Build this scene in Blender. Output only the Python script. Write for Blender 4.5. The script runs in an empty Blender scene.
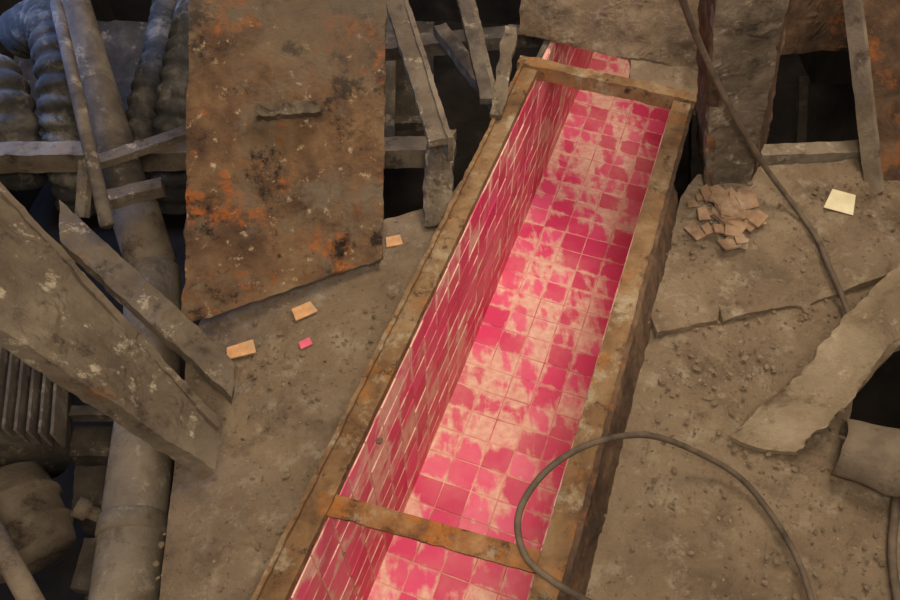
import bpy, bmesh, math, random
from mathutils import Vector, Matrix, noise
random.seed(7)
S=bpy.context.scene
COL=S.collection
S.view_settings.view_transform='Standard'

def lin(r,g,b):
    def f(c):
        c/=255.0
        return c/12.92 if c<=0.04045 else ((c+0.055)/1.055)**2.4
    return (f(r),f(g),f(b),1)

# ---------------------------------------------------------------- materials
def mat(name, stops, scale=3.0, overs=(), bump=0.4, bscale=40, rough=0.9, metal=0.0, bdist=0.01, detail=8, top=None):
    m=bpy.data.materials.new(name); m.use_nodes=True
    nt=m.node_tree; N=nt.nodes; L=nt.links
    b=N['Principled BSDF']
    tc=N.new('ShaderNodeTexCoord')
    n1=N.new('ShaderNodeTexNoise'); n1.inputs['Scale'].default_value=scale; n1.inputs['Detail'].default_value=detail; n1.inputs['Roughness'].default_value=0.65
    n1.inputs['Distortion'].default_value=0.3
    L.new(tc.outputs['Object'],n1.inputs['Vector'])
    r=N.new('ShaderNodeValToRGB')
    e=r.color_ramp.elements
    while len(e)<len(stops): e.new(0.5)
    for k,(p,c) in enumerate(stops):
        e[k].position=p; e[k].color=c
    L.new(n1.outputs['Fac'],r.inputs['Fac'])
    cur=r.outputs['Color']
    k=0
    for ov in overs:
        k+=1
        c,sc,lo,hi=ov[:4]
        n2=N.new('ShaderNodeTexNoise'); n2.inputs['Scale'].default_value=sc; n2.inputs['Detail'].default_value=8; n2.inputs['Roughness'].default_value=0.72
        mp=N.new('ShaderNodeMapping'); mp.inputs['Location'].default_value=(k*3.7,k*1.3,k*5.1)
        if len(ov)>4: mp.inputs['Scale'].default_value=ov[4]
        L.new(tc.outputs['Object'],mp.inputs['Vector']); L.new(mp.outputs['Vector'],n2.inputs['Vector'])
        mr=N.new('ShaderNodeMapRange'); mr.inputs['From Min'].default_value=lo; mr.inputs['From Max'].default_value=hi
        L.new(n2.outputs['Fac'],mr.inputs['Value'])
        mx=N.new('ShaderNodeMix'); mx.data_type='RGBA'
        L.new(mr.outputs['Result'],mx.inputs['Factor']); L.new(cur,mx.inputs['A']); mx.inputs['B'].default_value=c
        cur=mx.outputs['Result']
    if top:   # dust settled along a local axis position: (colour, axis, lo, hi)
        c,axis,lo,hi=top
        sx=N.new('ShaderNodeSeparateXYZ'); L.new(tc.outputs['Object'],sx.inputs[0])
        nn=N.new('ShaderNodeTexNoise'); nn.inputs['Scale'].default_value=4; nn.inputs['Detail'].default_value=8; L.new(tc.outputs['Object'],nn.inputs['Vector'])
        ad=N.new('ShaderNodeMath'); ad.operation='MULTIPLY_ADD'; L.new(nn.outputs['Fac'],ad.inputs[0]); ad.inputs[1].default_value=(hi-lo)*1.6; L.new(sx.outputs[axis],ad.inputs[2])
        mr=N.new('ShaderNodeMapRange'); mr.inputs['From Min'].default_value=lo+(hi-lo)*.8; mr.inputs['From Max'].default_value=hi+(hi-lo)*.8
        L.new(ad.outputs[0],mr.inputs['Value'])
        mx=N.new('ShaderNodeMix'); mx.data_type='RGBA'
        L.new(mr.outputs['Result'],mx.inputs['Factor']); L.new(cur,mx.inputs['A']); mx.inputs['B'].default_value=c
        cur=mx.outputs['Result']
    L.new(cur,b.inputs['Base Color'])
    b.inputs['Roughness'].default_value=rough; b.inputs['Metallic'].default_value=metal
    b.inputs['Specular IOR Level'].default_value=0.25
    nb=N.new('ShaderNodeTexNoise'); nb.inputs['Scale'].default_value=bscale; nb.inputs['Detail'].default_value=10; nb.inputs['Roughness'].default_value=0.78
    L.new(tc.outputs['Object'],nb.inputs['Vector'])
    bp=N.new('ShaderNodeBump'); bp.inputs['Strength'].default_value=bump; bp.inputs['Distance'].default_value=bdist
    L.new(nb.outputs['Fac'],bp.inputs['Height']); L.new(bp.outputs['Normal'],b.inputs['Normal'])
    return m

DUST=mat('dust_on_steel',[(0.3,lin(108,89,69)),(0.5,lin(140,118,93)),(0.72,lin(162,140,113))],2.6,
         overs=[(lin(174,156,130),9,0.53,0.70),(lin(92,74,57),4.5,0.54,0.74),(lin(74,59,46),42,0.58,0.68),(lin(184,167,140),60,.62,.70)],bump=1.0,bscale=28,bdist=0.03)
DUST2=mat('dust_caked',[(0.3,lin(82,69,56)),(0.5,lin(114,98,80)),(0.7,lin(146,129,107))],5,
         overs=[(lin(178,161,136),16,0.56,0.68),(lin(56,45,36),9,0.52,0.68)],bump=1.0,bscale=30,bdist=0.03)
PLANK=mat('dusty_plank',[(0.3,lin(90,76,62)),(0.5,lin(120,104,85)),(0.7,lin(146,129,107))],4,
         overs=[(lin(188,172,146),12,0.57,0.65),(lin(58,46,37),9,0.54,0.68),(lin(126,88,56),6,0.58,0.70)],bump=1.0,bscale=26,bdist=0.03)
RUSTP=mat('rusty_plate_steel',[(0.30,lin(62,44,33)),(0.45,lin(104,77,55)),(0.55,lin(128,97,68)),(0.7,lin(148,122,92))],4.2,
         overs=[(lin(174,98,44),3.4,0.56,0.63),(lin(120,104,85),2.4,0.50,0.60),(lin(50,37,29),6.0,0.55,0.62),(lin(190,164,130),26,0.60,0.68),(lin(150,84,40),14,.60,.68)],
         bump=1.0,bscale=16,bdist=0.035,rough=0.72,top=(lin(104,90,75),1,.05,.55))
RIM=mat('rusty_rim',[(0.3,lin(92,65,43)),(0.5,lin(134,101,68)),(0.68,lin(158,130,96))],7,
         overs=[(lin(170,108,50),5,0.54,0.66),(lin(58,43,32),18,0.56,0.67),(lin(168,148,118),7,0.54,0.64)],bump=1.0,bscale=50,bdist=0.018)
SIDE=mat('rust_and_shade_side',[(0.3,lin(48,37,28)),(0.5,lin(86,64,47)),(0.68,lin(118,92,68))],8,
         overs=[(lin(144,84,40),5,0.55,0.67)],bump=1.0,bscale=35,bdist=0.015)  # dark rust; on the skirt it also carries the raised wall's shade
RUSTBAR=mat('orange_rust_bar',[(0.3,lin(86,53,34)),(0.5,lin(140,94,56)),(0.7,lin(174,128,84))],12,
         overs=[(lin(178,108,48),8,0.50,0.62),(lin(60,43,32),16,0.55,0.65),(lin(158,138,110),10,.57,.67)],bump=1.0,bscale=50,bdist=0.015)
DARK=mat('grime_and_shade_dark',[(0.3,lin(18,15,13)),(0.6,lin(44,37,31)),(0.8,lin(70,60,50))],3,bump=0.6,bscale=20,bdist=0.02)  # grubby pit and gap surfaces, with the pit's shade put into the colour
MACH=mat('dark_machine',[(0.3,lin(36,31,26)),(0.55,lin(66,57,47)),(0.75,lin(102,89,73))],5,overs=[(lin(130,113,92),9,.57,.69)],bump=0.8,bscale=30,bdist=0.02)  # dark brown tones with paler patches for the machinery
GREYM=mat('grimy_grey_steel',[(0.3,lin(54,47,41)),(0.5,lin(86,76,66)),(0.7,lin(116,104,90))],6,
         overs=[(lin(146,131,111),9,0.56,0.67)],bump=0.8,bscale=40,bdist=.015)
PIPE=mat('dusty_pipe',[(0.3,lin(88,75,61)),(0.5,lin(120,104,86)),(0.7,lin(146,129,108))],4,
         overs=[(lin(70,56,45),8,0.54,0.67)],bump=0.8,bscale=40,bdist=.02)
LIGHTP=mat('pale_dusty_pipe',[(0.3,lin(112,97,79)),(0.5,lin(140,124,103)),(0.7,lin(164,147,124))],4,
         overs=[(lin(84,68,54),6,0.54,0.71),(lin(176,160,136),12,.56,.66)],bump=0.9,bscale=35,bdist=.02)
HOSE=mat('black_hose_rubber',[(0.3,lin(30,28,27)),(0.5,lin(60,56,52)),(0.7,lin(106,98,88))],6,
         overs=[(lin(130,119,104),5,0.54,0.68)],bump=0.9,bscale=30,bdist=.02)
CABLE=mat('cable_rubber',[(0.3,lin(52,44,36)),(0.6,lin(96,80,64))],12,bump=0.3,bscale=60,rough=0.8)
RUBBER=mat('bent_sheet_steel',[(0.3,lin(116,98,76)),(0.5,lin(150,130,104)),(0.7,lin(174,156,128))],4,
         overs=[(lin(98,78,60),6,0.55,0.70,(1,1.8,1)),(lin(188,171,144),14,.58,.7)],bump=1.0,bscale=22,bdist=0.025)
CHIP=mat('orange_tile_chip',[(0.35,lin(172,124,82)),(0.65,lin(208,156,108))],20,overs=[(lin(160,138,110),9,.52,.66)],bump=0.4,bscale=60)
CHIPB=mat('brown_tile_chip',[(0.3,lin(92,70,54)),(0.5,lin(126,97,73)),(0.7,lin(150,122,94))],9,overs=[(lin(144,126,102),7,.5,.66)],bump=0.6,bscale=50)
CHIPP=mat('pink_tile_chip',[(0.3,lin(190,72,98)),(0.7,lin(216,110,126))],14,bump=0.3,bscale=60)
PAPER=mat('cream_paper',[(0.3,lin(180,166,132)),(0.7,lin(210,198,164))],9,bump=0.2,bscale=30)
GROUT=mat('cream_grout',[(0.35,lin(190,82,106)),(0.5,lin(216,146,138)),(0.65,lin(230,196,164))],5,bump=0.3,bscale=60)

def tile_mat():
    m=bpy.data.materials.new('pink_ceramic_tile'); m.use_nodes=True
    nt=m.node_tree; N=nt.nodes; L=nt.links; b=N['Principled BSDF']
    at=N.new('ShaderNodeAttribute'); at.attribute_name='tilevar'
    tc=N.new('ShaderNodeTexCoord')
    def M(op,a,bb=None,c=None):
        q=N.new('ShaderNodeMath'); q.operation=op
        for i,v in enumerate((a,bb,c)):
            if v is None: continue
            if isinstance(v,(int,float)): q.inputs[i].default_value=v
            else: L.new(v,q.inputs[i])
        return q.outputs[0]
    def NZ(sc,det,dist=0,loc=(0,0,0),scl=(1,1,1),rot=(0,0,0),ro=.55):
        mp=N.new('ShaderNodeMapping'); mp.inputs['Location'].default_value=loc; mp.inputs['Scale'].default_value=scl; mp.inputs['Rotation'].default_value=rot
        L.new(tc.outputs['Object'],mp.inputs['Vector'])
        n=N.new('ShaderNodeTexNoise'); n.inputs['Scale'].default_value=sc; n.inputs['Detail'].default_value=det; n.inputs['Distortion'].default_value=dist; n.inputs['Roughness'].default_value=ro
        L.new(mp.outputs['Vector'],n.inputs['Vector']); return n.outputs['Fac']
    r=N.new('ShaderNodeValToRGB')
    r.color_ramp.elements[0].color=lin(196,44,90); r.color_ramp.elements[1].color=lin(226,88,130)
    e=r.color_ramp.elements.new(0.5); e.color=lin(214,54,104)
    L.new(at.outputs['Fac'],r.inputs['Fac'])
    sx=N.new('ShaderNodeSeparateXYZ'); L.new(tc.outputs['UV'],sx.inputs[0])
    ex=M('ABSOLUTE',M('SUBTRACT',sx.outputs[0],0.5)); ey=M('ABSOLUTE',M('SUBTRACT',sx.outputs[1],0.5))
    ed=M('POWER',M('MULTIPLY',M('MAXIMUM',ex,ey),2.0),5.0)
    big=NZ(1.7,2,0,(4,1,2)); fine=NZ(30,6,0,(1,8,3),ro=.7)
    sm=NZ(4.2,5,1.4,(0,0,0),(1,.8,1),(0.3,.2,.6),ro=.5)
    streak=NZ(5.0,6,.5,(7,2,9),(2.6,.6,.9),(.6,.4,.9))
    tot=M('ADD',M('MULTIPLY',sm,.5),M('MULTIPLY',streak,.5))
    tot=M('ADD',tot,M('MULTIPLY',ed,0.11))
    tot=M('ADD',tot,M('MULTIPLY',M('SUBTRACT',big,0.5),0.30))
    tot=M('ADD',tot,M('MULTIPLY',M('SUBTRACT',fine,0.5),0.10))
    tot=M('ADD',tot,M('MULTIPLY',M('SUBTRACT',at.outputs['Fac'],0.5),0.10))
    mr=N.new('ShaderNodeMapRange'); mr.inputs['From Min'].default_value=0.515; mr.inputs['From Max'].default_value=0.60
    L.new(tot,mr.inputs['Value'])
    film=N.new('ShaderNodeMapRange'); film.inputs['From Min'].default_value=0.42; film.inputs['From Max'].default_value=0.62; film.inputs['To Min'].default_value=.03; film.inputs['To Max'].default_value=.24
    L.new(NZ(2.6,4,.3,(3,3,3)),film.inputs['Value'])
    cr=N.new('ShaderNodeValToRGB'); cr.color_ramp.elements[0].position=.3; cr.color_ramp.elements[1].position=.65
    cr.color_ramp.elements[0].color=lin(210,152,136); cr.color_ramp.elements[1].color=lin(230,204,176)
    L.new(fine,cr.inputs['Fac'])
    mx=N.new('ShaderNodeMix'); mx.data_type='RGBA'
    fac=M('MINIMUM',M('MULTIPLY_ADD',mr.outputs['Result'],0.80,film.outputs['Result']),.92)
    L.new(fac,mx.inputs['Factor']); L.new(r.outputs['Color'],mx.inputs['A']); L.new(cr.outputs['Color'],mx.inputs['B'])
    L.new(mx.outputs['Result'],b.inputs['Base Color'])
    rr=N.new('ShaderNodeMapRange'); rr.inputs['To Min'].default_value=0.48; rr.inputs['To Max'].default_value=0.9
    L.new(mr.outputs['Result'],rr.inputs['Value']); L.new(rr.outputs['Result'],b.inputs['Roughness'])
    b.inputs['Specular IOR Level'].default_value=0.3
    bp=N.new('ShaderNodeBump'); bp.inputs['Strength'].default_value=0.35; bp.inputs['Distance'].default_value=0.006
    L.new(tot,bp.inputs['Height']); L.new(bp.outputs['Normal'],b.inputs['Normal'])
    return m
TILE=tile_mat()

# ---------------------------------------------------------------- helpers
def finish(name,bm,m,parent=None,smooth=False,recenter=True):
    bmesh.ops.recalc_face_normals(bm,faces=bm.faces[:])
    c=Vector((0,0,0))
    if recenter and len(bm.verts):
        lo=Vector([min(v.co[i] for v in bm.verts) for i in range(3)]); hi=Vector([max(v.co[i] for v in bm.verts) for i in range(3)])
        c=(lo+hi)/2
        for v in bm.verts: v.co-=c
    me=bpy.data.meshes.new(name); bm.to_mesh(me); bm.free()
    ms=m if isinstance(m,(list,tuple)) else [m]
    for q in ms: me.materials.append(q)
    if smooth:
        for p in me.polygons: p.use_smooth=True
    o=bpy.data.objects.new(name,me); o.location=c; COL.objects.link(o)
    if parent: o.parent=parent
    return o
def empty(name):
    e=bpy.data.objects.new(name,None); e.empty_display_size=0.1; COL.objects.link(e); return e
def rough(co,amp,sc=12,seed=0):
    p=co*sc+Vector((seed,seed*1.7,seed*0.3))
    return noise.turbulence_vector(p,3,False)*amp

def slab_quad(bm,cs,th,nu=20,nv=10,amp=0.004,sc=12,seed=0,edge=0.0,crust=0.0,bend=None):
    """thick plate from four top corners (a,b,c,d counter-clockwise seen from its outer side)."""
    a,b,c,d=[Vector(x) for x in cs]
    n=((b-a).cross(d-a)+(c-b).cross(a-b)+(d-c).cross(b-c)); n.normalize()
    top=[];bot=[]
    for j in range(nv+1):
        rt=[];rb=[]
        for i in range(nu+1):
            s=i/nu;t=j/nv
            p=(a*(1-s)+b*s)*(1-t)+(d*(1-s)+c*s)*t
            if bend: p=p+bend(s,t)
            k=rough(p,amp,sc,seed)
            onb=(i in(0,nu) or j in(0,nv))
            if onb and edge: k=k+rough(p,edge,sc*2.3,seed+9)
            cr=0
            if crust and not onb:
                q=noise.noise(p*9+Vector((seed,0,3)))
                cr=crust*max(0,q)*(.4+abs(noise.noise(p*34)))*2
            rt.append(bm.verts.new(p+k+n*(abs(k.length)*0.6+cr))); rb.append(bm.verts.new(p-n*th+k))
        top.append(rt);bot.append(rb)
    for j in range(nv):
        for i in range(nu):
            bm.faces.new((top[j][i],top[j][i+1],top[j+1][i+1],top[j+1][i]))
            bm.faces.new((bot[j][i],bot[j+1][i],bot[j+1][i+1],bot[j][i+1]))
    for i in range(nu):
        bm.faces.new((top[0][i],bot[0][i],bot[0][i+1],top[0][i+1]))
        bm.faces.new((top[nv][i],top[nv][i+1],bot[nv][i+1],bot[nv][i]))
    for j in range(nv):
        bm.faces.new((top[j][0],top[j+1][0],bot[j+1][0],bot[j][0]))
        bm.faces.new((top[j][nu],bot[j][nu],bot[j+1][nu],top[j+1][nu]))
def quad_obj(name,cs,th,m,parent=None,**k):
    bm=bmesh.new(); slab_quad(bm,cs,th,**k); return finish(name,bm,m,parent)
def bar(bm,p0,p1,w,h,side=None,n=30,amp=0.003,sc=14,seed=0,crust=0.0):
    p0=Vector(p0);p1=Vector(p1);d=(p1-p0).normalized()
    sd=Vector(side).normalized() if side else d.cross(Vector((0,0,1))).normalized()
    sd=(sd-d*sd.dot(d)).normalized()
    n2=max(2,int(n*w/(p1-p0).length)+1)
    slab_quad(bm,[p0+sd*w/2,p1+sd*w/2,p1-sd*w/2,p0-sd*w/2],h,nu=n,nv=n2,amp=amp,sc=sc,seed=seed,crust=crust)
def bar_obj(name,p0,p1,w,h,m,parent=None,**k):
    bm=bmesh.new(); bar(bm,p0,p1,w,h,**k); return finish(name,bm,m,parent)

def deck(name,poly,ztop,th,m,cell=0.022,amp=0.012,sc=3.5,seed=0,parent=None,tilt=None):
    bm=bmesh.new()
    f=bm.faces.new([bm.verts.new((x,y,0)) for x,y in poly])
    xs=[p[0] for p in poly];ys=[p[1] for p in poly]
    for ax,lo,hi in((0,min(xs),max(xs)),(1,min(ys),max(ys))):
        t=lo+cell
        while t<hi-1e-4:
            co=[0,0,0];no=[0,0,0];co[ax]=t;no[ax]=1
            bmesh.ops.bisect_plane(bm,geom=bm.verts[:]+bm.edges[:]+bm.faces[:],plane_co=co,plane_no=no)
            t+=cell
    r=bmesh.ops.extrude_face_region(bm,geom=bm.faces[:])
    lows=set(g for g in r['geom'] if isinstance(g,bmesh.types.BMVert))
    for v in bm.verts:
        x,y=v.co.x,v.co.y
        if v in lows:
            v.co.z=ztop-th
        else:
            h=noise.fractal(Vector((x*sc+seed,y*sc,seed)),1.0,2.0,5)*amp
            h+=max(0,noise.noise(Vector((x*14,y*14,seed+4)))-0.25)*amp*1.8
            h+=max(0,noise.noise(Vector((x*36,y*36,seed+4)))-0.25)*amp*1.3
            v.co.z=ztop+h
        if tilt: v.co.z+=tilt(x,y)
        v.co.x+=noise.noise(Vector((x*9,y*9,1)))*.006; v.co.y+=noise.noise(Vector((x*9,y*9,7)))*.006
    return finish(name,bm,m,parent)

def tube(bm,pts,r,seg=14,caps=True,radii=None):
    pts=[Vector(p) for p in pts]
    rings=[];prev=None
    for i,p in enumerate(pts):
        if i==0:t=pts[1]-p
        elif i==len(pts)-1:t=p-pts[i-1]
        else:t=pts[i+1]-pts[i-1]
        t.normalize()
        if prev is None: u=t.orthogonal().normalized()
        else: u=(prev-t*prev.dot(t)).normalized()
        prev=u; w=t.cross(u)
        rr=radii[i] if radii else r
        rings.append([bm.verts.new(p+(u*math.cos(2*math.pi*k/seg)+w*math.sin(2*math.pi*k/seg))*rr) for k in range(seg)])
    for a,b in zip(rings,rings[1:]):
        for k in range(seg):
            bm.faces.new((a[k],a[(k+1)%seg],b[(k+1)%seg],b[k]))
    if caps:
        bm.faces.new(rings[0][::-1]); bm.faces.new(rings[-1])
def spline(pts,n=8):
    P=[Vector(p) for p in pts]; P=[P[0]*2-P[1]]+P+[P[-1]*2-P[-2]]
    out=[]
    for i in range(1,len(P)-2):
        for k in range(n):
            t=k/n
            a,b,c,d=P[i-1],P[i],P[i+1],P[i+2]
            out.append(0.5*((2*b)+(c-a)*t+(2*a-5*b+4*c-d)*t*t+(3*b-a-3*c+d)*t**3))
    out.append(P[-2]); return out
def tube_obj(name,pts,r,m,parent=None,seg=14,radii=None):
    bm=bmesh.new(); tube(bm,pts,r,seg,True,radii); return finish(name,bm,m,parent,smooth=True)
def lerp(a,b,t): return Vector(a)*(1-t)+Vector(b)*t
def along(a,b,ts): return [lerp(a,b,t) for t in ts]

AZ=math.radians(20); SX,SY=math.cos(AZ),-math.sin(AZ); DX,DY=math.sin(AZ),math.cos(AZ)
def C(s,d,z): return Vector((s*SX+d*DX,s*SY+d*DY,z))

# ---------------------------------------------------------------- room shell
bm=bmesh.new(); slab_quad(bm,[(-3.2,-1.2,-1.5),(3.2,-1.2,-1.5),(3.2,5.9,-1.5),(-3.2,5.9,-1.5)],0.1,40,40,amp=0.06,sc=3); finish('floor',bm,DARK)
quad_obj('wall_back',[(-3.2,5.7,-1.5),(3.2,5.7,-1.5),(3.2,5.7,1.6),(-3.2,5.7,1.6)],0.1,DARK,amp=0.03,sc=3)
quad_obj('wall_left',[(-2.9,5.8,-1.5),(-2.9,-1.2,-1.5),(-2.9,-1.2,1.4),(-2.9,5.8,1.4)],0.1,DARK,amp=0.03,sc=3)
quad_obj('wall_right',[(2.9,-1.2,-1.5),(2.9,5.8,-1.5),(2.9,5.8,1.4),(2.9,-1.2,1.4)],0.1,DARK,amp=0.03,sc=3)

# ---------------------------------------------------------------- chute
chute=empty('tiled_chute')
D0,D1=-0.45,5.0; ZF=-0.90; SL,SR=-0.605,0.0
def box_sdz(bm,s0,s1,d0,d1,z0,z1,n=60,amp=0.004,sc=12,seed=0,crust=0):
    nv=max(2,int((s1-s0)/0.02))
    slab_quad(bm,[C(s0,d0,z1),C(s1,d0,z1),C(s1,d1,z1),C(s0,d1,z1)],z1-z0,nu=nv,nv=n,amp=amp,sc=sc,seed=seed,crust=crust)
bm=bmesh.new()
box_sdz(bm,SL-0.035,SL-0.012,D0,D1,ZF-0.03,0.12,n=60,amp=0.001)
box_sdz(bm,SR+0.012,SR+0.035,D0,D1,ZF-0.03,0.12,n=60,amp=0.001)
box_sdz(bm,SL-0.035,SR+0.035,D0,D1,ZF-0.04,ZF-0.012,n=60,amp=0.001)
box_sdz(bm,SL-0.03,SR+0.03,D1,D1+0.03,ZF-0.04,0.1,n=2,amp=0.001)
box_sdz(bm,SL-0.03,SR+0.03,D0-0.03,D0,ZF-0.04,0.1,n=2,amp=0.001)
finish('casing',bm,GREYM,chute)
bm=bmesh.new()
box_sdz(bm,SL-0.012,SL+0.004,D0,D1,ZF-0.01,0.105,n=40,amp=0.0)
box_sdz(bm,SR-0.004,SR+0.012,D0,D1,ZF-0.01,0.105,n=40,amp=0.0)
box_sdz(bm,SL-0.004,SR+0.004,D0,D1,ZF-0.012,ZF+0.004,n=40,amp=0.0)
finish('grout_bed',bm,GROUT,chute)
bm=bmesh.new(); uvl=bm.loops.layers.uv.new('UVMap'); vl=bm.faces.layers.float.new('tilevar')
def tile(o,du,dv,n,w,h,t=0.007):
    j=random.uniform(-0.0012,0.0012); var=random.random()
    g=0.0024; bev=0.002
    tw=[random.uniform(-0.0012,0.0012) for _ in range(4)]
    base=[(g,g),(w-g,g),(w-g,h-g),(g,h-g)]
    topc=[(g+bev,g+bev),(w-g-bev,g+bev),(w-g-bev,h-g-bev),(g+bev,h-g-bev)]
    B=[bm.verts.new(o+du*x+dv*y) for x,y in base]
    T=[bm.verts.new(o+du*x+dv*y+n*(t+j+tw[i])) for i,(x,y) in enumerate(topc)]
    Mv=[bm.verts.new(o+du*x+dv*y+n*(t-bev+j)) for x,y in base]
    fs=[(T,[(.03,.03),(.97,.03),(.97,.97),(.03,.97)])]
    for i in range(4):
        k=(i+1)%4
        fs.append(([Mv[i],Mv[k],T[k],T[i]],[(0,0)]*4)); fs.append(([B[i],B[k],Mv[k],Mv[i]],[(0,0)]*4))
    for vs,uvs in fs:
        f=bm.faces.new(vs); f[vl]=var
        for lp,uv in zip(f.loops,uvs): lp[uvl].uv=uv
dd=Vector((DX,DY,0)); ss=Vector((SX,SY,0)); up=Vector((0,0,1))
TL=0.122; nc=int((D1-D0)/TL); nf=5; TWf=(SR-SL)/nf; nw=9; TH=(0.10-ZF)/nw
for i in range(nc):
    d=D0+i*TL
    for k in range(nf): tile(C(SL+k*TWf,d,ZF),ss,dd,up,TWf,TL)
    for k in range(nw):
        tile(C(SL,d,ZF+k*TH),dd,up,ss,TL,TH)
        tile(C(SR,d,ZF+k*TH),dd,up,-ss,TL,TH)
finish('tile_lining',bm,TILE,chute)
bm=bmesh.new()
box_sdz(bm,SL-0.060,SL+0.006,D0,2.80,0.112,0.150,n=220,amp=0.002,sc=20,crust=.007)
box_sdz(bm,SL-0.072,SL-0.058,D0,2.80,-0.01,0.168,n=220,amp=0.004,sc=26,seed=3)
finish('rim_near_wall',bm,RIM,chute)
bm=bmesh.new()
box_sdz(bm,SR-0.004,SR+0.076,D0,2.80,0.112,0.150,n=220,amp=0.002,sc=20,seed=5,crust=.008)
finish('rim_outer_wall',bm,RIM,chute)
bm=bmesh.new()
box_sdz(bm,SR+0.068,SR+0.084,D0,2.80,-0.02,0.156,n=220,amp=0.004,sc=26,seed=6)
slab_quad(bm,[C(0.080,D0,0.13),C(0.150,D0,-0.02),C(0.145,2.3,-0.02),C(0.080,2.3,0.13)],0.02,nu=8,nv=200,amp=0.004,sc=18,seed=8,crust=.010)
finish('outer_skirt',bm,SIDE,chute)  # sloped strip, shade of the raised wall painted into its rust colour
bm=bmesh.new(); box_sdz(bm,SL-0.09,SR+0.12,2.765,2.825,0.10,0.165,n=6,amp=0.005,sc=20,seed=2,crust=.01); finish('top_rim_bar',bm,RIM,chute)
bm=bmesh.new()
a=C(-0.605,0.665,0.135); b=C(0.005,0.71,0.135)
bar(bm,a,b,0.060,0.010,n=90,amp=0.003,sc=24,crust=.008)
bar(bm,a+dd*0.030,b+dd*0.030,0.008,0.05,n=60,amp=0.001,sc=24)
finish('angle_iron_brace',bm,RUSTBAR,chute)

# ---------------------------------------------------------------- decks
def SD(s,d): v=C(s,d,0); return (v.x,v.y)
left_poly=[(-0.80,-0.5),(-0.81,0.61),(-0.868,1.065),(-0.90,1.45),(-0.86,1.75),(-0.255,2.05),(-0.02,2.15),SD(-0.69,2.30),SD(-0.69,-0.42)]
deck('deck_plate',left_poly,0.0,0.05,DUST,seed=1,amp=0.016)
right_poly=[SD(0.13,1.72),SD(0.13,2.35),(1.02,2.30),(1.30,2.33),(1.72,2.38),(2.6,2.45),(2.6,1.9),(1.68,1.78),(1.30,1.64),(1.02,1.575),(0.965,1.555),(0.955,1.60),(0.945,1.56),(0.72,1.50)]
deck('deck_plate',right_poly,0.016,0.025,DUST,seed=5,amp=0.020)
slab_poly=[SD(.13,-.45),SD(.125,.62),SD(.135,1.1),SD(.14,1.80),(1.017,1.68),(1.68,1.86),(2.6,2.1),(2.6,1.75),(1.56,1.463),(1.34,1.26),(1.27,1.137),(1.256,1.03),(1.40,0.95),(2.6,0.7),(2.6,-0.45)]
deck('loose_deck_slab',slab_poly,0.0,0.04,DUST,seed=9,amp=0.018,tilt=lambda x,y:-.01)
bar_obj('deck_joist',C(0.2,-0.4,-0.09),C(0.2,2.3,-0.09),0.12,0.06,DARK)

# ---------------------------------------------------------------- rusty plate
hp=empty('rusty_hatch_plate')
PN=Vector((0,-.6018,.7986))
def dent(s,t):
    v=Vector((.0,-.03,.04))*max(0,1-t/.12)*(1-s)*.8
    g=noise.noise(Vector((s*2.2,t*3.2,5)))*.035+noise.noise(Vector((s*6,t*8,9)))*.010
    w=min(1,4*min(s,1-s)+.25)
    return v+PN*g*w
quad_obj('plate',[(-0.918,1.507,0.05),(-0.247,1.81,0.05),(-0.233,2.768,0.77),(-0.90,2.585,0.86)],0.045,RUSTP,hp,nu=110,nv=160,amp=0.005,sc=9,edge=0.005,crust=.016,bend=dent)
u=Vector((0,.7986,.6018))
lc=Vector((-0.565,2.12,0.42))
bm=bmesh.new(); bar(bm,lc+Vector((-0.11,-0.005,0.045)),lc+Vector((0.11,0.02,0.05)),0.045,0.06,side=u,n=30,amp=0.012,sc=26); finish('weld_lug',bm,DUST2,hp)

# ---------------------------------------------------------------- left planks
bm=bmesh.new()
A=Vector((-1.338,1.636,.6));B=Vector((-.702,1.102,.1));Cc=Vector((-.693,.944,.1));D=Vector((-1.152,1.11,.6))
A2=A+(A-B)*.45; D2=D+(D-Cc)*.45
slab_quad(bm,[D2,Cc,B,A2],0.05,nu=160,nv=60,amp=0.004,sc=10,seed=2,edge=0.004,crust=.020)
slab_quad(bm,[A2+(D2-A2).normalized()*.035+Vector((0,0,.03)),B+(Cc-B).normalized()*.03+Vector((0,0,.02)),B+Vector((0,0,.02)),A2+Vector((0,0,.03))],0.06,nu=120,nv=3,amp=0.005,sc=16,seed=5)
slab_quad(bm,[D2+Vector((0,0,.012)),Cc+Vector((0,0,.012)),Cc+(B-Cc).normalized()*.03+Vector((0,0,.015)),D2+(A2-D2).normalized()*.04+Vector((0,0,.015))],0.06,nu=140,nv=4,amp=0.006,sc=20,seed=7)
finish('fallen_channel_beam',bm,PLANK)
bm=bmesh.new()
slab_quad(bm,[(-1.332,1.723,.25),(-.682,1.187,.12),(-.690,1.31,.12),(-1.390,1.915,.25)],0.045,nu=90,nv=18,amp=0.006,sc=12,seed=4,crust=.014)
finish('short_plank',bm,PLANK)
bar_obj('cross_beam',(-2.1,2.46,0.0),(-0.05,2.50,0.0),0.085,0.10,PIPE,n=120,amp=0.005,crust=.01)

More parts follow.
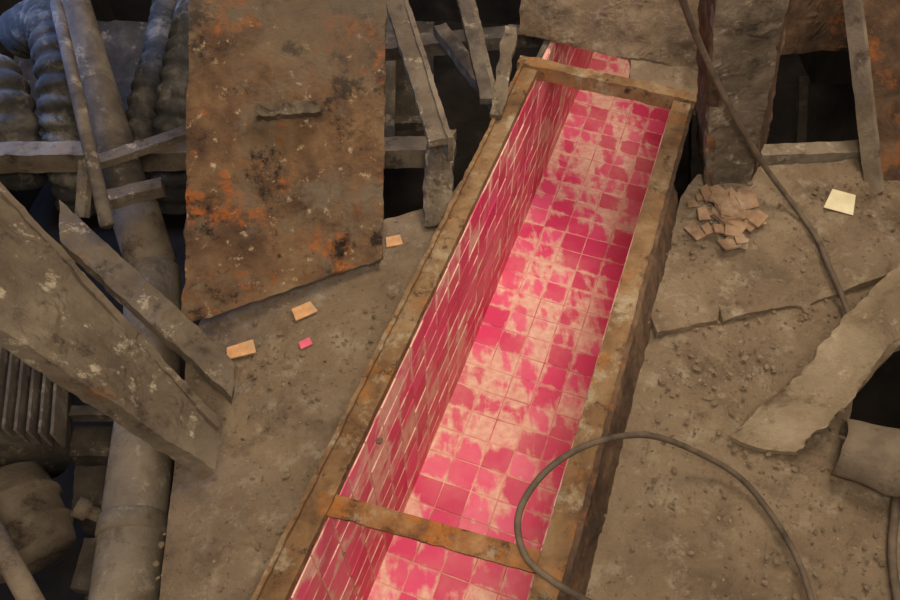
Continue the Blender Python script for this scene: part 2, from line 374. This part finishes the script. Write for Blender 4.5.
# ---------------------------------------------------------------- pipes left
pp=empty('slanted_pipe')
p0=Vector((-1.70,3.16,.44));p1=Vector((-1.212,1.964,-.2))
tube_obj('upper_run',along(p0,p1,[0,.5,1]),0.078,GREYM,pp,seg=28)
tube_obj('collar',along(p0,p1,[.80,.81,.99,1.0]),0.1,PIPE,pp,seg=28,radii=[.08,.098,.098,.08])
tube_obj('lower_run',[p1,(-1.16,1.65,-.27),(-1.12,1.332,-.3),(-1.036,.628,-.33),(-1.0,.2,-.35)],0.108,LIGHTP,pp,seg=28)
tube_obj('coupling',along((-1.078,.97,-.315),(-1.07,.90,-.317),[0,.1,.9,1]),0.12,LIGHTP,pp,seg=28,radii=[.108,.114,.114,.108])
tube_obj('valve_stub',along((-1.16,.95,-.27),(-1.24,.97,-.22),[0,.5,.55,1]),0.03,PIPE,pp,seg=14,radii=[.022,.022,.034,.034])
tube_obj('thin_rail_pipe',along((-1.56,2.75,.5),(-1.16,1.75,.3),[0,.5,1]),0.024,GREYM,None,seg=12)
br=empty('angle_bracket')
bar_obj('long_arm',(-1.42,2.20,.16),(-.93,2.42,.20),0.055,0.03,PLANK,br,n=36,amp=0.004,crust=.008)
bar_obj('short_arm',(-1.36,2.05,.12),(-1.12,2.14,.12),0.06,0.05,PLANK,br,n=24,amp=0.004,crust=.008)
bar_obj('post',(-1.43,2.22,.16),(-1.45,2.05,.02),0.04,0.04,PLANK,br,n=12,amp=0.003)

def hose(name,pts,r,pitch=0.045):
    P=spline(pts,60); L=0; rad=[]
    for i,p in enumerate(P):
        if i: L+=(p-P[i-1]).length
        rad.append(r*(1-0.16*abs(math.sin(math.pi*L/pitch))**3))
    return tube_obj(name,P,r,HOSE,None,seg=24,radii=rad)
hose('ribbed_hose',[(-2.1,3.3,.0),(-1.86,3.15,.15),(-1.72,2.85,.12),(-1.70,2.6,-.12),(-1.72,2.5,-.4)],0.12,.075)
hose('ribbed_hose',[(-1.3,3.6,.0),(-1.22,3.2,.1),(-1.22,2.9,.05),(-1.26,2.66,-.12),(-1.3,2.5,-.4)],0.095,.075)
hose('ribbed_hose',[(-2.3,2.9,.0),(-2.05,2.85,.1),(-1.93,2.65,.0),(-1.95,2.5,-.25)],0.11,.08)
hose('ribbed_hose',[(-1.50,3.7,-.1),(-1.46,3.3,-.12),(-1.48,2.95,-.2),(-1.5,2.6,-.4)],0.09,.08)

# dim framing and ducts deeper down in the gaps
df=empty('sunken_duct_frame')
quad_obj('duct_side',[(-2.6,3.3,-.85),(-.1,3.3,-.85),(-.1,4.1,-.45),(-2.6,4.1,-.45)],.05,MACH,df,nu=60,nv=30,amp=.01)
bar_obj('stiffener_1',(-2.5,3.5,-.70),(-.15,3.5,-.70),.06,.06,GREYM,df,n=50)
bar_obj('stiffener_2',(-.9,3.25,-.8),(-.9,4.1,-.4),.06,.06,GREYM,df,n=20)
bar_obj('stiffener_3',(-.35,3.25,-.8),(-.35,4.1,-.4),.06,.06,GREYM,df,n=20)
rf=empty('recessed_housing')
quad_obj('panel',[(1.35,2.95,-.95),(2.4,2.95,-.95),(2.4,3.5,-.45),(1.35,3.5,-.45)],.05,DARK,rf,nu=30,nv=20,amp=.008)
bar_obj('rib',(1.95,2.95,-.90),(1.95,3.5,-.40),.05,.05,MACH,rf,n=20)

# ---------------------------------------------------------------- motor in the pit
mo=empty('finned_motor')
mc=Vector((-1.55,1.33,-.28))
tube_obj('body',along(mc+Vector((-.1,.25,0)),mc+Vector((0.0,-.18,0)),[0,1]),0.19,MACH,mo,seg=32)
bm=bmesh.new()
for i in range(11):
    x=-.17+i*.036
    bar(bm,mc+Vector((x-.07,.24,.235-abs(i-5)*.010)),mc+Vector((x+.03,-.16,.235-abs(i-5)*.010)),0.010,0.10,n=6,amp=0.001)
finish('cooling_fins',bm,GREYM,mo)
g0=Vector((-1.60,1.10,-.36)); g1=Vector((-1.42,.86,-.40))
ts=[0,.04,.3,.34,.38,.42,.7,.74,.78,.82,1.0]; rs=[.12,.15,.15,.165,.165,.15,.15,.165,.165,.15,.14]
tube_obj('drum',along(g0,g1,ts),.15,PIPE,mo,seg=36,radii=rs)
gb=empty('gearbox')
quad_obj('housing',[(-1.34,1.02,-.40),(-1.20,1.00,-.42),(-1.22,1.20,-.42),(-1.38,1.20,-.40)],0.2,MACH,gb,nu=10,nv=10,amp=0.005)
quad_obj('cover',[(-1.38,1.21,-.34),(-1.22,1.21,-.36),(-1.24,1.33,-.36),(-1.40,1.33,-.34)],0.2,MACH,gb,nu=10,nv=8,amp=0.005)
quad_obj('rail',[(-1.40,1.34,-.28),(-1.25,1.34,-.28),(-1.25,1.38,-.28),(-1.40,1.38,-.28)],0.05,GREYM,gb,nu=6,nv=2,amp=0.003)
quad_obj('foot_plate',[(-1.34,.80,-.55),(-1.18,.78,-.55),(-1.18,.98,-.55),(-1.34,.98,-.55)],0.06,GREYM,gb,nu=8,nv=8,amp=0.004)
tube_obj('conduit_pipe',along((-1.52,.98,-.05),(-1.12,.52,-.1),[0,.5,1]),0.032,PIPE,None,seg=14)
tube_obj('conduit_pipe',along((-1.72,1.75,-.5),(-1.28,1.50,-.55),[0,.5,1]),0.05,GREYM,None,seg=14)
tube_obj('conduit_pipe',along((-1.7,.72,-.6),(-1.1,.66,-.62),[0,.5,1]),0.045,GREYM,None,seg=14)
tube_obj('conduit_pipe',along((-1.32,.9,-.75),(-1.3,.2,-.75),[0,.5,1]),0.05,PIPE,None,seg=14)

# ---------------------------------------------------------------- struts between plate and chute
sp=empty('support_strut')
bar_obj('arm',(-.27,3.2,.32),(-.035,2.20,.28),0.09,0.03,PLANK,sp,n=60,amp=0.005,crust=.010)
bar_obj('web',(-.225,3.2,.33),(.00,2.20,.29),0.02,0.12,PIPE,sp,n=60,amp=0.005)
bar_obj('foot',(-.035,2.36,.20),(-.05,1.99,.03),0.11,0.08,DUST2,sp,n=30,amp=0.016,crust=.03)
sp2=empty('support_strut')
bar_obj('arm',(.06,3.2,.30),(.16,2.52,.22),0.07,0.03,GREYM,sp2,n=40,amp=0.005)
bar_obj('web',(.09,3.2,.30),(.19,2.52,.22),0.02,0.09,PLANK,sp2,n=40,amp=0.005)
bar_obj('bent_bracket',(.255,2.84,.34),(.19,2.46,.19),0.055,0.03,PLANK,n=30,amp=0.010,crust=.02)
bar_obj('rear_angle_iron',(-.05,3.3,.05),(.22,2.75,.02),0.07,0.05,GREYM,n=30,amp=0.006)
bar_obj('rear_angle_iron',(-.45,3.35,-.1),(.45,3.42,-.05),0.10,0.07,GREYM,n=40,amp=0.006)

# ---------------------------------------------------------------- hopper at the top
ho=empty('feed_hopper')
quad_obj('front_plate',[C(-0.76,3.0,.14),C(0.16,3.0,.14),C(0.22,3.38,1.1),C(-0.82,3.38,1.1)],0.04,DUST,ho,nu=90,nv=90,amp=0.014,sc=7,crust=.016)
quad_obj('side_lip',[C(-0.2,2.86,.12),C(0.10,2.86,.12),C(0.10,3.02,.15),C(-0.25,3.02,.15)],0.03,DUST,ho,nu=20,nv=10,amp=0.008)
cp=empty('corner_post')
quad_obj('front_face',[(1.045,2.235,-.02),(1.235,2.26,-.02),(1.03,2.14,.95),(.80,2.14,.95)],0.04,DUST2,cp,nu=40,nv=120,amp=0.006,sc=10,crust=.013)
quad_obj('side_face',[(1.235,2.26,-.02),(1.37,2.52,-.02),(1.16,2.52,.95),(1.03,2.14,.95)],0.04,SIDE,cp,nu=30,nv=100,amp=0.005,sc=12,crust=.010)
quad_obj('inner_face',[(1.075,2.55,-.02),(1.045,2.235,-.02),(.80,2.14,.95),(.83,2.5,.95)],0.03,SIDE,cp,nu=20,nv=60,amp=0.01,sc=12)
rc=empty('leaning_steel_column')
quad_obj('web',[(1.72,2.22,-.02),(2.30,2.22,-.02),(2.10,3.22,.90),(1.47,3.22,.90)],0.02,SIDE,rc,nu=40,nv=80,amp=0.002)
quad_obj('flange',[(1.70,2.20,-.03),(1.73,2.18,.03),(1.49,3.16,.96),(1.46,3.20,.90)],0.02,PIPE,rc,nu=4,nv=80,amp=0.002)
tube_obj('edge_pipe',along((2.02,2.16,.06),(1.76,3.16,.98),[0,.5,1]),0.05,GREYM,rc,seg=20)
bar_obj('sill_beam',(1.29,2.40,.05),(1.80,2.43,.05),0.07,0.07,LIGHTP,n=30,amp=0.004)
quad_obj('rear_ledge',[(1.45,3.25,-.1),(2.4,3.35,-.1),(2.4,3.9,.7),(1.45,3.8,.7)],0.05,SIDE,None,nu=60,nv=60,amp=0.012,sc=7,crust=.015)

# ---------------------------------------------------------------- bent sheet, scoop, strap
rows=[((.880,1.095,.03),(1.07,1.045,.03)),((1.00,1.19,.08),(1.15,1.10,.07)),((1.11,1.27,.14),(1.225,1.155,.12)),((1.272,1.425,.25),(1.32,1.26,.25)),((1.41,1.52,.40),(1.36,1.29,.35)),((1.60,1.66,.55),(1.57,1.42,.52))]
Lr=spline([r[0] for r in rows],12); Rr=spline([r[1] for r in rows],12)
bm=bmesh.new(); nv=24; T=[];Bt=[]
for i,(a,b) in enumerate(zip(Lr,Rr)):
    rt=[];rb=[]
    for j in range(nv+1):
        t=j/nv; p=a*(1-t)+b*t
        p=p+Vector((0,0,-.018*math.sin(t*math.pi)))+rough(p,0.006,9)
        if j in (0,nv): p=p+rough(p,.010,30)
        rt.append(bm.verts.new(p)); rb.append(bm.verts.new(p-Vector((0,0,.022))))
    T.append(rt);Bt.append(rb)
for i in range(len(T)-1):
    for j in range(nv):
        bm.faces.new((T[i][j],T[i+1][j],T[i+1][j+1],T[i][j+1])); bm.faces.new((Bt[i][j],Bt[i][j+1],Bt[i+1][j+1],Bt[i+1][j]))
    bm.faces.new((T[i][0],Bt[i][0],Bt[i+1][0],T[i+1][0])); bm.faces.new((T[i][nv],T[i+1][nv],Bt[i+1][nv],Bt[i][nv]))
for i in (0,-1):
    for j in range(nv): bm.faces.new((T[i][j],T[i][j+1],Bt[i][j+1],Bt[i][j]))
finish('bent_steel_sheet',bm,RUBBER,None)
bm=bmesh.new(); n=18; axis0=Vector((1.20,1.05,.06)); axis1=Vector((1.46,.93,.10)); ax=(axis1-axis0).normalized()
sd=ax.cross(Vector((0,0,1))).normalized(); uz=sd.cross(ax)
prev=None
for i in range(9):
    c=axis0.lerp(axis1,i/8); ro=.10*(1-.1*abs(i-4)/4)
    an=[math.radians(-30+i2*240/n) for i2 in range(n+1)]
    o=[bm.verts.new(c+(sd*math.cos(a)+uz*math.sin(a))*ro+rough(c+sd*math.cos(a)*.1,.01,10)) for a in an]
    q=[bm.verts.new(c+(sd*math.cos(a)+uz*math.sin(a))*(ro-.012)+rough(c+sd*math.cos(a)*.1,.01,10)) for a in an]
    if prev:
        po,pq=prev
        for k in range(n):
            bm.faces.new((po[k],po[k+1],o[k+1],o[k])); bm.faces.new((pq[k],q[k],q[k+1],pq[k+1]))
        bm.faces.new((po[0],o[0],q[0],pq[0])); bm.faces.new((po[n],pq[n],q[n],o[n]))
    else:
        for k in range(n): bm.faces.new((o[k],q[k],q[k+1],o[k+1]))
    prev=(o,q)
o,q=prev
for k in range(n): bm.faces.new((o[k],o[k+1],q[k+1],q[k]))
finish('half_round_scoop',bm,PIPE,None,smooth=True)
tube_obj('hanging_strap',spline([(1.34,.90,.02),(1.305,.83,.03),(1.265,.72,.02),(1.235,.58,.02),(1.2,.4,.02)]),0.012,CABLE)

# cables
tube_obj('power_cable',spline([(.60,1.845,1.1),(.772,2.04,.8),(.972,2.10,.5),(1.194,2.15,.2),(1.34,2.08,.055),(1.39,1.93,.04),(1.395,1.80,.04),(1.40,1.68,.04),(1.41,1.56,.02),(1.40,1.50,.015)],10),0.0105,CABLE,None,seg=10)
tube_obj('power_cable',spline([(1.0,.40,.025),(1.0,.56,.025),(.985,.74,.025),(.90,.935,.03),(.765,1.01,.08),(.581,1.014,.2),(.416,.957,.28),(.30,.90,.28),(.221,.829,.26),(.18,.748,.24),(.195,.66,.22),(.258,.605,.2),(.359,.555,.17),(.498,.52,.06),(.64,.49,.025)],10),0.0095,CABLE,None,seg=10)

# ---------------------------------------------------------------- debris
def chunk(bm,c,r,flat=0.5):
    ret=bmesh.ops.create_icosphere(bm,subdivisions=1,radius=r)
    rot=Matrix.Rotation(random.random()*6.28,3,'Z')
    sx,sy=random.uniform(.7,1.4),random.uniform(.6,1.2)
    for v in ret['verts']:
        p=v.co; p=Vector((p.x*sx,p.y*sy,p.z*flat))+noise.noise_vector(p*60+Vector(c)*9)*r*.35
        v.co=rot@p+Vector(c)
def scatter(name,num,xr,zf,ok,clusters):
    bm=bmesh.new()
    for i in range(num):
        x=random.uniform(*xr); y=random.uniform(.3,2.25)
        if not ok(x,y): continue
        chunk(bm,(x,y,zf(x,y)+.004),random.choice([.0025,.003,.0035,.004,.005,.007,.010]))
    for cx,cy,k,sg,rm in clusters:
        for _ in range(k):
            x,y=random.gauss(cx,sg),random.gauss(cy,sg)
            chunk(bm,(x,y,zf(x,y)+.008),random.uniform(.004,rm))
    return finish(name,bm,DUST)
scatter('dust_rubble',900,(-.85,-.1),lambda x,y:0.0,lambda x,y:(x*SX+y*SY)<-.72 and y<1.8+.45*x,[(-.62,1.5,14,.08,.012),(-.45,1.2,14,.1,.014),(-.5,.8,14,.1,.012)])
zr=lambda x,y:0.016 if y>1.50+.3*(x-.72) else -.005
scatter('dust_rubble',1800,(.6,2.0),zr,lambda x,y:(x*SX+y*SY)>.2 and not(1.2<x and .85<y<1.5),
        [(1.27,1.60,10,.02,.012),(1.25,1.62,8,.02,.020),(1.0,1.42,14,.06,.012),(1.15,2.1,24,.09,.016),(1.85,2.05,14,.06,.02),(.85,1.95,24,.06,.014),(1.6,1.95,12,.1,.012),(.75,.8,14,.1,.012),(.75,1.35,14,.08,.012)])

def chip(bm,x,y,z,w,h,rot,th=.008,tilt=0):
    R=Matrix.Rotation(rot,3,'Z')@Matrix.Rotation(tilt,3,'X')
    pts=[(-w,-h),(w,-h*random.uniform(.7,1.1)),(w*random.uniform(.6,1),h),(-w*random.uniform(.7,1),h*random.uniform(.7,1))]
    t=[bm.verts.new(R@Vector((a,b,th))+Vector((x,y,z))) for a,b in pts]; b_=[bm.verts.new(R@Vector((a,b,0))+Vector((x,y,z))) for a,b in pts]
    bm.faces.new(t);bm.faces.new(b_[::-1])
    for i in range(4):
        k=(i+1)%4; bm.faces.new((t[i],b_[i],b_[k],t[k]))
def chip_obj(name,m,*a,**k):
    bm=bmesh.new(); chip(bm,*a,**k); finish(name,bm,m)
chip_obj('tile_chip',CHIP,-.72,1.435,.010,.05,.028,.3,th=.006)
chip_obj('tile_chip',CHIP,-.52,1.60,.010,.042,.028,.5,th=.006)
chip_obj('tile_chip',CHIP,-.215,1.93,.010,.032,.026,.2,th=.006)
chip_obj('tile_chip',CHIPP,-.50,1.46,.010,.022,.016,.5,th=.006)
chip_obj('paper_scrap',PAPER,1.55,2.12,.03,.055,.055,-.5,th=.003,tilt=.15)
bm=bmesh.new()
for i in range(44):
    x,y=random.gauss(1.08,.06),random.gauss(2.05,.07)
    chip(bm,x,min(y,2.15),.022+random.random()*.04,random.uniform(.018,.048),random.uniform(.015,.036),random.random()*6.28,th=.008,tilt=random.uniform(-.35,.35))
finish('broken_tile_pile',bm,CHIPB)

# ---------------------------------------------------------------- light
w=bpy.data.worlds.new('World'); S.world=w; w.use_nodes=True
w.node_tree.nodes['Background'].inputs['Color'].default_value=(1.0,.88,.73,1); w.node_tree.nodes['Background'].inputs['Strength'].default_value=0.58
def area(name,loc,tgt,size,power,col):
    l=bpy.data.lights.new(name,'AREA'); l.size=size; l.energy=power; l.color=col
    o=bpy.data.objects.new(name,l); o.location=loc; o.rotation_euler=(Vector(tgt)-Vector(loc)).to_track_quat('-Z','Y').to_euler(); COL.objects.link(o); return o
area('chute_fill_light',(.1,-.2,3.0),(.45,2.4,-.5),.9,66,(1,.90,.77))  # added fill from near the camera to brighten the chute, no real lamp
area('overhead_soft_light',(1.4,2.9,4.2),(.2,1.6,0),1.4,140,(1,.88,.72))  # added soft light from overhead, not a known fixture
sl_=bpy.data.lights.new('chute_fill_spot','SPOT'); sl_.energy=175; sl_.spot_size=math.radians(32); sl_.spot_blend=.9; sl_.shadow_soft_size=.15; sl_.color=(1,.92,.86)  # added spot that lifts the light on the far tiles, no real lamp
so=bpy.data.objects.new('chute_fill_spot',sl_); so.location=(.25,-.25,2.7); so.rotation_euler=(Vector((.80,3.1,-.9))-so.location).to_track_quat('-Z','Y').to_euler(); COL.objects.link(so)
area('blue_lamp',(-2.45,3.2,.9),(-1.9,2.9,0),.3,34,(.20,.40,1))

# ---------------------------------------------------------------- camera
cam=bpy.data.cameras.new('camera'); co=bpy.data.objects.new('camera',cam); COL.objects.link(co)
cam.sensor_width=36; cam.lens=760/900*36
co.location=(0,0,2.2); co.rotation_euler=(math.radians(90-53),0,0)
S.camera=co
